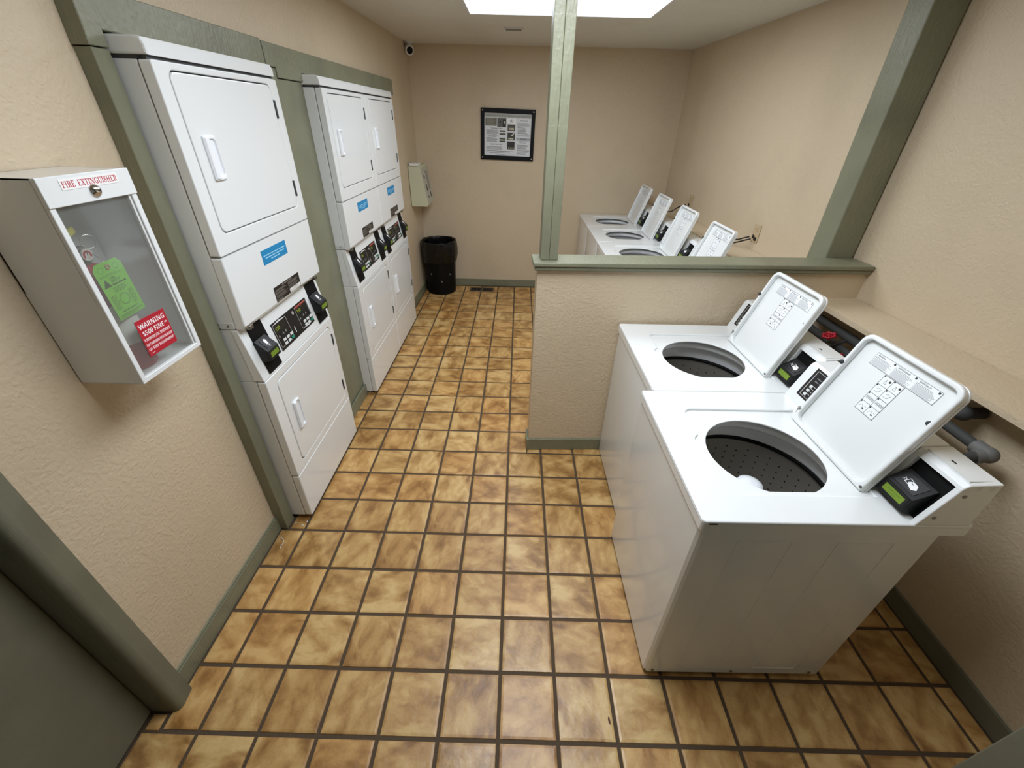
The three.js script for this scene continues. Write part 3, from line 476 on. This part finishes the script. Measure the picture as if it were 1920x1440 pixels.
// ------------------------------------------------------------------ fire extinguisher box and its contents (left wall)
{
  const zA = -0.402, zB = -0.640, xf = -0.980, y0 = 1.140, y1 = 1.643, xw = wl(-0.5) + 0.002, t = thing('extinguisher_cabinet', 'white metal fire extinguisher box with a glass front on the left wall', 'fire extinguisher box', [0, 0, 0]);
  const k = 0.003;
  put('box_body', [box(xw, xf - 0.010, y0, y1, zA - k, zA), box(xw, xf - 0.010, y0, y1, zB, zB + k), box(xw, xf - 0.010, y1 - k, y1, zB, zA), box(xw, xf - 0.010, y0, y0 + k, zB, zA), box(xw, xw + k, y0, y1, zB, zA)], M.white, t);
  const f = (za, zb, ya, yb, x = xf) => box(x - 0.012, x, ya, yb, za, zb, 0.002);
  { const o = new THREE.Shape(); o.moveTo(-zA, y0); o.lineTo(-zB, y0); o.lineTo(-zB, 1.586); o.lineTo(-zA, 1.586); o.closePath(); o.holes.push(rr(-zA + 0.014, -zB - 0.016, y0 + 0.014, 1.6, 0.002, new THREE.Path())); const q = new THREE.Shape(); q.moveTo(-zA, y0); q.lineTo(-zB, y0); q.lineTo(-zB, 1.586); q.lineTo(-zB - 0.016, 1.586); q.lineTo(-zB - 0.016, y0 + 0.014); q.lineTo(-zA + 0.014, y0 + 0.014); q.lineTo(-zA + 0.014, 1.586); q.lineTo(-zA, 1.586); q.closePath(); const g = slab(q, 0.012, 0.0012, 1); g.rotateY(Math.PI / 2); g.translate(xf, 0, 0); put('door_frame', g, M.white, t); }
  put('top_strip', f(zA + 0.001, zB - 0.001, 1.584, y1 + 0.001, xf + 0.003), M.white, t);
  put('inner_bead', box(xf - 0.016, xf - 0.004, y0 + 0.012, 1.586, zB + 0.018, zB + 0.024), M.dullWhite, t);
  put('glass_pane', box(xf - 0.012, xf - 0.009, y0 + 0.01, 1.588, zA - 0.008, zB + 0.008), new THREE.MeshPhysicalMaterial({ color: C(0xf2f3f1), roughness: 0.07, transmission: 0.94, thickness: 0, ior: 1.45 }), t);
  put('fire_sign', sticker(0.152, 0.022), printed.fireSign, t, [xf + 0.0032, 1.626, -0.5235], [0, Math.PI / 2, 0]);
  put('warning_sticker', sticker(0.104, 0.102), printed.warning, t, [xf - 0.0085, 1.241, -0.518], [0, Math.PI / 2, 0.0]);
  const lk = put('lock', lathe([[0, 0.012], [0.006, 0.0115], [0.0125, 0.006], [0.014, 0]], 24), M.chrome, t, [xf + 0.003, 1.606, -0.523], [0, 0, -Math.PI / 2]);
  put('keyhole', box(-0.001, 0.001, 0.0115, 0.0125, -0.004, 0.004), M.hole, lk);
  const e = thing('fire_extinguisher', 'small red fire extinguisher inside the white glass-fronted box', 'fire extinguisher', [-1.075, y0 + 0.0035, -0.500]);
  put('cylinder', lathe([[0, 0.0], [0.046, 0], [0.052, 0.006], [0.052, 0.24], [0.046, 0.268], [0.03, 0.286], [0.018, 0.292], [0, 0.293]], 40), M.redPaint, e);
  put('name_plate', lathe([[0.0525, 0.08], [0.0525, 0.19]], 40), M.paper, e);
  put('valve_body', [(() => { const g = cyl(0.016, 0.018, 0.035, 16); g.translate(0, 0.306, 0); return g; })(), box(-0.012, 0.012, 0.315, 0.335, -0.014, 0.014, 0.003)], M.steel, e);
  const gg = put('gauge', (() => { const g = cyl(0.017, 0.017, 0.01, 24); g.rotateZ(-Math.PI / 2); return g; })(), M.chrome, e, [0.024, 0.318, 0.006]);
  put('gauge_dial', new THREE.CircleGeometry(0.0145, 24), printed.gauge, gg, [0.0056, 0, 0], [0, Math.PI / 2, 0]);
  put('lever', [box(-0.006, 0.006, 0.352, 0.36, -0.065, 0.03, 0.003), box(-0.006, 0.006, 0.334, 0.341, -0.05, 0.03, 0.003)], M.steel, e, [0, 0, 0], [0.18, 0, 0]);
  put('pull_ring', new THREE.TorusGeometry(0.016, 0.0013, 6, 24), M.chrome, e, [0.022, 0.344, -0.02], [0, 1.2, 0]);
  put('seal', box(-0.004, 0.004, -0.008, 0.008, -0.02, 0.02, 0.002), std(0xb9b33a, 0.5), e, [0.018, 0.372, 0.012], [0.2, 0.3, 0]);
  const tg = thing('inspection_tag', 'bright green inspection tag hanging on the red fire extinguisher', 'tag', [-1.013, 1.374, -0.499]); tg.rotation.set(0.06, 0, 0);
  const s = new THREE.Shape(); s.moveTo(-0.043, -0.072); s.lineTo(0.043, -0.072); s.lineTo(0.043, 0.058); s.lineTo(0.032, 0.072); s.lineTo(-0.032, 0.072); s.lineTo(-0.043, 0.058); s.closePath();
  const g = new THREE.ExtrudeGeometry(s, { depth: 0.0006, bevelEnabled: false }); const uv = g.attributes.uv, p = g.attributes.position; for (let i = 0; i < uv.count; i++) uv.setXY(i, p.getX(i) / 0.086 + 0.5, p.getY(i) / 0.144 + 0.5); g.rotateY(Math.PI / 2);
  put('card', g, printed.fireTag, tg); put('eyelet', new THREE.TorusGeometry(0.005, 0.0022, 6, 18), std(0xa98a66, 0.7), tg, [0.001, 0.058, 0], [0, Math.PI / 2, 0]);
  put('wire', tube([[0.0015, 0.06, 0], [-0.01, 0.078, -0.004], [-0.035, 0.095, -0.002], [-0.05, 0.098, 0.004]], 0.0007, 16, 6), M.chrome, tg);
}

// ------------------------------------------------------------------ back wall things
{
  const t = thing('framed_notice', 'black framed laundry instruction sheet screwed to the back wall', 'framed notice', [-0.110, 1.633, ZB + 0.001]); t.rotation.z = -0.019;
  const w = 0.562 / 2, h = 0.466 / 2, s = rr(-w, w, -h, h, 0.004); s.holes.push(rr(-w + 0.038, w - 0.038, -h + 0.042, h - 0.042, 0.001, new THREE.Path()));
  const fr = slab(s, 0.018, 0.002); fr.translate(0, 0, 0.018); put('frame', fr, M.black, t);
  put('sheet', sticker(2 * w - 0.074, 2 * h - 0.082, 0.008), printed.notice, t, [0, 0, 0.001]);
  for (const x of [-1, 1]) for (const y of [-1, 1]) put('screw', lathe([[0, 0.003], [0.005, 0.002], [0.007, 0]], 16), M.chrome, t, [x * (w - 0.019), y * (h - 0.021), 0.018], [Math.PI / 2, 0, 0]);
  // card machine in the left back corner: side view is a trapezium leaning out at the foot
  const k = thing('card_machine', 'beige metal card machine mounted in the back left corner above the trash can', 'card machine', [wl(-4.26) + 0.002, 0, -4.26], Math.PI / 2);
  put('housing', profileX([[0, 0.985], [0.162, 0.985], [0.175, 1.0], [0.118, 1.352], [0.106, 1.362], [0, 1.362]], -0.16, 0.16, 0.004), std(0xc3c2a6, 0.45), k);
  const a = Math.atan2(0.057, 0.352), on = (x, s, n) => [x, 1.0 + s * Math.cos(a) + n * Math.sin(a), 0.175 - s * Math.sin(a) + n * Math.cos(a)];
  put('faceplate', box(-0.15, 0.15, 0.01, 0.34, 0, 0.004, 0.001), std(0xb4b3a4, 0.4), k, on(0, 0, 0.0005), [-a, 0, 0]);
  for (const [x, s2, w2, h2] of [[-0.08, 0.26, 0.03, 0.03], [-0.06, 0.16, 0.02, 0.07], [0.06, 0.08, 0.02, 0.05], [-0.06, 0.07, 0.02, 0.02]]) put('slot', box(-w2 / 2, w2 / 2, -h2 / 2, h2 / 2, 0, 0.004, 0.001), M.blackMatte, k, on(x, s2, 0.003), [-a, 0, 0]);
  put('recess_panel', box(-0.04, 0.04, -0.09, 0.09, 0, 0.003), std(0x8f8c86, 0.5), k, on(0.06, 0.22, 0.003), [-a, 0, 0]);
  put('lock', cyl(0.009, 0.009, 0.008, 14), M.chrome, k, on(-0.02, 0.30, 0.006), [Math.PI / 2 - a, 0, 0]);
  const c = thing('paper_box', 'small off-white paper box lying on top of the card machine', 'box', [-1.03, 1.3625, -4.15]); put('carton', box(-0.045, 0.045, 0, 0.022, -0.06, 0.06, 0.002), M.paper, c); put('flap', box(-0.045, 0.045, 0.0222, 0.0232, -0.06, 0.02), M.paper, c);
  // dome camera
  const cam = thing('security_camera', 'small white security camera under the ceiling in the back left corner', 'security camera', [-1.05, CEIL - 0.001, ZB + 0.10]);
  put('mount', lathe([[0, -0.012], [0.036, -0.012], [0.04, 0]], 28), M.dullWhite, cam); put('bracket', tube([[0, -0.01, 0], [0, -0.03, 0.004], [0, -0.045, 0.01]], 0.018, 12, 14), M.dullWhite, cam);
  const b = put('camera_body', (() => { const g = lathe([[0, -0.055], [0.030, -0.05], [0.04, -0.03], [0.042, 0.0], [0.04, 0.018], [0, 0.018]], 32); g.rotateX(Math.PI / 2); return g; })(), M.dullWhite, cam, [0.004, -0.062, 0.012], [0.35, 0.55, 0]);
  put('lens', (() => { const g = lathe([[0, 0.008], [0.018, 0.006], [0.029, 0], [0.029, -0.004], [0, -0.004]], 28); g.rotateX(Math.PI / 2); return g; })(), M.black, b, [0, 0, 0.019]);
  // vents
  const v = thing('floor_vent', 'brown metal floor vent set in the tiles by the back wall', 'floor vent', [-0.398, 0.0015, -4.382]);
  const vs = rr(-0.15, 0.15, -0.068, 0.068, 0.006); for (const s3 of [-1, 1]) vs.holes.push(rr(s3 > 0 ? 0.006 : -0.132, s3 > 0 ? 0.132 : -0.006, -0.05, 0.05, 0.002, new THREE.Path()));
  const vg = slab(vs, 0.004, 0.001); vg.rotateX(-Math.PI / 2); vg.translate(0, 0.005, 0); put('vent_frame', vg, std(0x6c5a41, 0.5, { metalness: 0.3 }), v); put('duct', box(-0.135, 0.135, 0.0003, 0.001, -0.052, 0.052), M.hole, v);
  for (const s3 of [-1, 1]) for (let i = 0; i < 7; i++) put('vane', box(-0.0012, 0.0012, 0.0011, 0.004, -0.05, 0.05), std(0x4a3d2c, 0.5), v, [s3 * (0.02 + i * 0.0165), 0, 0]);
  const cv = thing('ceiling_vent', 'small white slotted vent in the ceiling before the back wall', 'ceiling vent', [-0.05, CEIL - 0.0005, -3.70]);
  const cs = rr(-0.075, 0.075, -0.045, 0.045, 0.004); cs.holes.push(rr(-0.062, 0.062, -0.032, 0.032, 0.001, new THREE.Path())); const cg = slab(cs, 0.007, 0.001); cg.rotateX(Math.PI / 2); cg.translate(0, -0.007, 0); put('vent_frame', cg, M.dullWhite, cv);
  for (let i = 0; i < 5; i++) put('vane', box(-0.062, 0.062, -0.0008, 0.0008, -0.006, 0.006), std(0x8b8678, 0.6), cv, [0, -0.004, -0.025 + i * 0.0125], [0.6, 0, 0]);
}

// ------------------------------------------------------------------ trash can with its liner
{
  const t = thing('trash_can', 'round black plastic trash can in the back left corner', 'trash can', [-0.878, 0.0015, -4.325]);
  put('can_body', lathe([[0, 0], [0.160, 0], [0.166, 0.006], [0.172, 0.20], [0.186, 0.575], [0.190, 0.582], [0.182, 0.586], [0.178, 0.575], [0.16, 0.02], [0, 0.015]], 48), M.black, t);
  for (const a of [0.4, 1.1, 1.7]) put('scuff', box(-0.002, 0.002, -0.009, 0.009, 0, 0.0008), M.dullWhite, t, [0.1745 * Math.sin(a - 0.9), 0.20 + 0.05 * Math.sin(a * 5), 0.1745 * Math.cos(a - 0.9)], [0.03, a - 0.9, 0.3]);
  const g = thing('trash_bag', 'black plastic bag lining the trash can and folded over its rim', 'trash bag', [-0.878, 0.0015, -4.325]);
  const crinkle = dataTex(256, (u, v) => g1(Math.abs(fbm(u * 26, v * 7, 26, 81, 3) - 0.5) * 1.6 + 0.5 * fbm(u * 50, v * 16, 50, 85, 2)), false);
  const prof = [[0.03, 0.30], [0.12, 0.32], [0.168, 0.42], [0.176, 0.55], [0.184, 0.592], [0.191, 0.600], [0.199, 0.592], [0.204, 0.565], [0.205, 0.52], [0.203, 0.46], [0.199, 0.41], [0.194, 0.385], [0.189, 0.37]];
  const n = 96, L = lathe(prof, n), p = L.attributes.position;
  for (let i = 0; i < p.count; i++) { const x = p.getX(i), z = p.getZ(i), y = p.getY(i), a = Math.atan2(x, z), r = Math.hypot(x, z); const out = r > 0.188 ? 1 : 0.9; const q = (fbm((a + 4) * 5, y * 6, 999, 61, 3) - 0.5) * 0.018 + (fbm((a + 4) * 2, y * 40, 999, 66, 2) - 0.5) * 0.011; const rr2 = Math.max(y < 0.59 && r > 0.188 ? 0.1895 : 0, r + q * out); p.setXYZ(i, x / r * rr2, y + (fbm((a + 4) * 3, 2, 999, 71, 2) - 0.5) * 0.02 * (y < 0.45 ? 1.5 : 0.6), z / r * rr2); }
  L.computeVertexNormals(); put('liner', L, phy(0x050506, 0.24, { side: THREE.DoubleSide, specularIntensity: 0.8, bumpMap: crinkle, bumpScale: 0.004 }), g);
}

// ------------------------------------------------------------------ right wall: outlets, cords, pipes
function outlet(label, z, y, plugs) {
  const t = thing('wall_outlet', label, 'outlet', [wr(z) - 0.001, y, z], -Math.PI / 2 + 0.043);
  put('cover_plate', slab(rr(-0.043, 0.043, -0.06, 0.06, 0.005), 0.006, 0.002), std(0xbda988, 0.5), t, [0, 0, 0.006]);
  for (const dy of [0.027, -0.027]) { const r = put('receptacle', slab(rr(-0.017, 0.017, -0.018, 0.018, 0.012), 0.003, 0.001), std(0xbfa480, 0.5), t, [0, dy, 0.0085]); for (const dx of [-0.006, 0.006]) put('socket_slot', box(-0.001, 0.001, -0.004, 0.004, 0, 0.0006), M.hole, r, [dx, 0.002, 0]); }
  return t;
}
outlet('beige wall outlet with black plugs above the ledge, closest to the half wall', -2.60, 1.113);
outlet('beige wall outlet farther back on the right wall, half behind a washer lid', -3.82, 1.135);
function cord(label, z, y, far, drop) {
  const x = wr(z), t = thing('power_cord', label, 'power cord', [0, 0, 0], 0, 'washer power cords');
  put('plug', box(-0.018, 0.018, -0.014, 0.014, -0.03, 0.0, 0.006), M.cord, t, [x - 0.0105, y, z], [0, Math.PI / 2, 0]).rotation.y = -Math.PI / 2;
  put('cable', tube([[x - 0.036, y, z], [x - 0.055, y - 0.012, z - 0.02], [x - 0.085, y - 0.035, z - 0.06], [x - 0.12, 1.012 + drop, far], [x - 0.18, 1.006, far - 0.06], [1.462 + 0.025 * (z + 4.55), 0.994, far - 0.09], [1.4685, 0.94, far - 0.10], [1.468, 0.82, far - 0.10]], 0.005, 48, 8), M.cord, t);
}
cord('black power cord in the upper spot of the outlet nearest the half wall', -2.612, 1.086, -2.74, 0.025);
cord('black power cord hanging lower from the outlet nearest the half wall', -2.588, 1.076, -2.69, 0.006);
cord('black power cord of the rear outlet, reaching behind the third lid', -3.84, 1.105, -3.97, 0.008);
{
  const pl = (label, pts, r) => { const t = thing('water_pipe', label, 'pipe', [0, 0, 0], 0, undefined); put('pipe_run', pts, M.pipe, t); return t; };
  const seg = (a, b, r) => { const A = V(...a), B = V(...b), g = cyl(r, r, A.distanceTo(B), 18); g.applyQuaternion(new THREE.Quaternion().setFromUnitVectors(V(0, 1, 0), B.clone().sub(A).normalize())); g.translate(...A.clone().add(B).multiplyScalar(0.5).toArray()); return g; };
  const upper = pl('upper grey insulated water pipe running under the ledge behind the front washers', [seg([1.63, 0.915, -1.53], [1.63, 0.915, -0.70], 0.021), seg([1.63, 0.915, -0.69], [1.70, 0.915, -0.69], 0.021)]);
  { const q = new THREE.SphereGeometry(0.028, 20, 14); q.translate(1.63, 0.915, -0.69); put('elbow_fitting', [q, seg([1.63, 0.915, -0.70], [1.63, 0.915, -0.74], 0.026)], M.pipe, upper); } put('coupling', seg([1.63, 0.915, -1.19], [1.63, 0.915, -1.14], 0.026), M.pipe, upper);
  const lowp = pl('lower grey water pipe with an elbow end under the ledge behind the front washers', [seg([1.60, 0.862, -1.53], [1.60, 0.862, -0.53], 0.018), seg([1.60, 0.860, -0.53], [1.52, 0.838, -0.53], 0.016)]);
  const el = new THREE.SphereGeometry(0.028, 20, 14); el.translate(1.60, 0.860, -0.53); put('elbow_fitting', [el, seg([1.60, 0.861, -0.54], [1.60, 0.861, -0.575], 0.025), seg([1.592, 0.858, -0.53], [1.56, 0.849, -0.53], 0.023)], std(0x6a6965, 0.7), lowp);
  const valve = (label, x, y, z, rx) => {
    const t = thing('water_valve', label, 'valve', [x, y, z], 0, undefined); t.rotation.set(0, 0, rx);
    const w = new THREE.Group(); const gs = [new THREE.TorusGeometry(0.022, 0.006, 8, 30)]; for (let i = 0; i < 6; i++) { const a = i * Math.PI / 3, q = new THREE.SphereGeometry(0.0085, 10, 8); q.translate(0.024 * Math.cos(a), 0.024 * Math.sin(a), 0); gs.push(q); if (i < 3) { const s = box(-0.021, 0.021, -0.003, 0.003, -0.003, 0.003); s.rotateZ(a); gs.push(s); } } const hub = new THREE.SphereGeometry(0.008, 10, 8); gs.push(hub);
    const m = merge(gs.map((q) => q.index ? q.toNonIndexed() : q)); m.rotateX(Math.PI / 2); put('handwheel', m, M.redPaint, t, [0, 0.04, 0]);
    put('stem', cyl(0.005, 0.005, 0.05, 10), M.steel, t, [0, 0.016, 0]); put('valve_body', [(() => { const q = cyl(0.015, 0.015, 0.03, 14); q.translate(0, -0.012, 0); return q; })(), (() => { const q = cyl(0.010, 0.010, 0.12, 14); q.rotateZ(Math.PI / 2); q.translate(0.035, -0.018, 0); return q; })()], M.steel, t); return t;
  };
  valve('red handwheel valve on the pipes, seen between the two open front lids', 1.545, 0.885, -1.30, 0.35);
  valve('red handwheel valve lower down, peeking out behind the nearest open lid', 1.50, 0.850, -1.150, 0.45);
}
// ------------------------------------------------------------------ litter on the floor
{
  const l = thing('lint_thread', 'short white thread of lint on the floor by the left baseboard', 'lint', [-1.087, 0.0015, -0.74]);
  put('thread', tube([[-0.03, 0.001, -0.03], [-0.005, 0.003, -0.018], [0.004, 0.0015, 0.0], [0.0, 0.001, 0.022], [0.006, 0.001, 0.034]], 0.0012, 20, 6), M.paper, l);
  for (const [x, z, t] of [[-1.022, -0.868, 'nearest'], [-1.035, -0.845, 'middle'], [-1.075, -0.858, 'leftmost']]) { const c = thing('lint_crumb', `white lint crumb at the foot of the single dryer, ${t} of three`, 'lint', [x, 0.0015, z], 0, 'lint crumbs by the single dryer'); put('crumb', new THREE.DodecahedronGeometry(0.004, 0).scale(1, 0.6, 1.2), M.paper, c, [0, 0.002, 0]); }
  const f = thing('leaf_scrap', 'tiny brown dried leaf scrap on a pale floor tile near the front', 'leaf', [0.386, 0.0015, -0.065]);
  const s = new THREE.Shape(); s.moveTo(0, -0.012); s.quadraticCurveTo(0.007, -0.003, 0.002, 0.012); s.quadraticCurveTo(-0.006, 0.004, 0, -0.012); const g = new THREE.ExtrudeGeometry(s, { depth: 0.001, bevelEnabled: false }); g.rotateX(-Math.PI / 2); put('leaf_blade', g, std(0x5c2f1a, 0.7), f, [0, 0.0006, 0], [0.1, 0.2, 0]);
}
renderer.render(scene, camera);
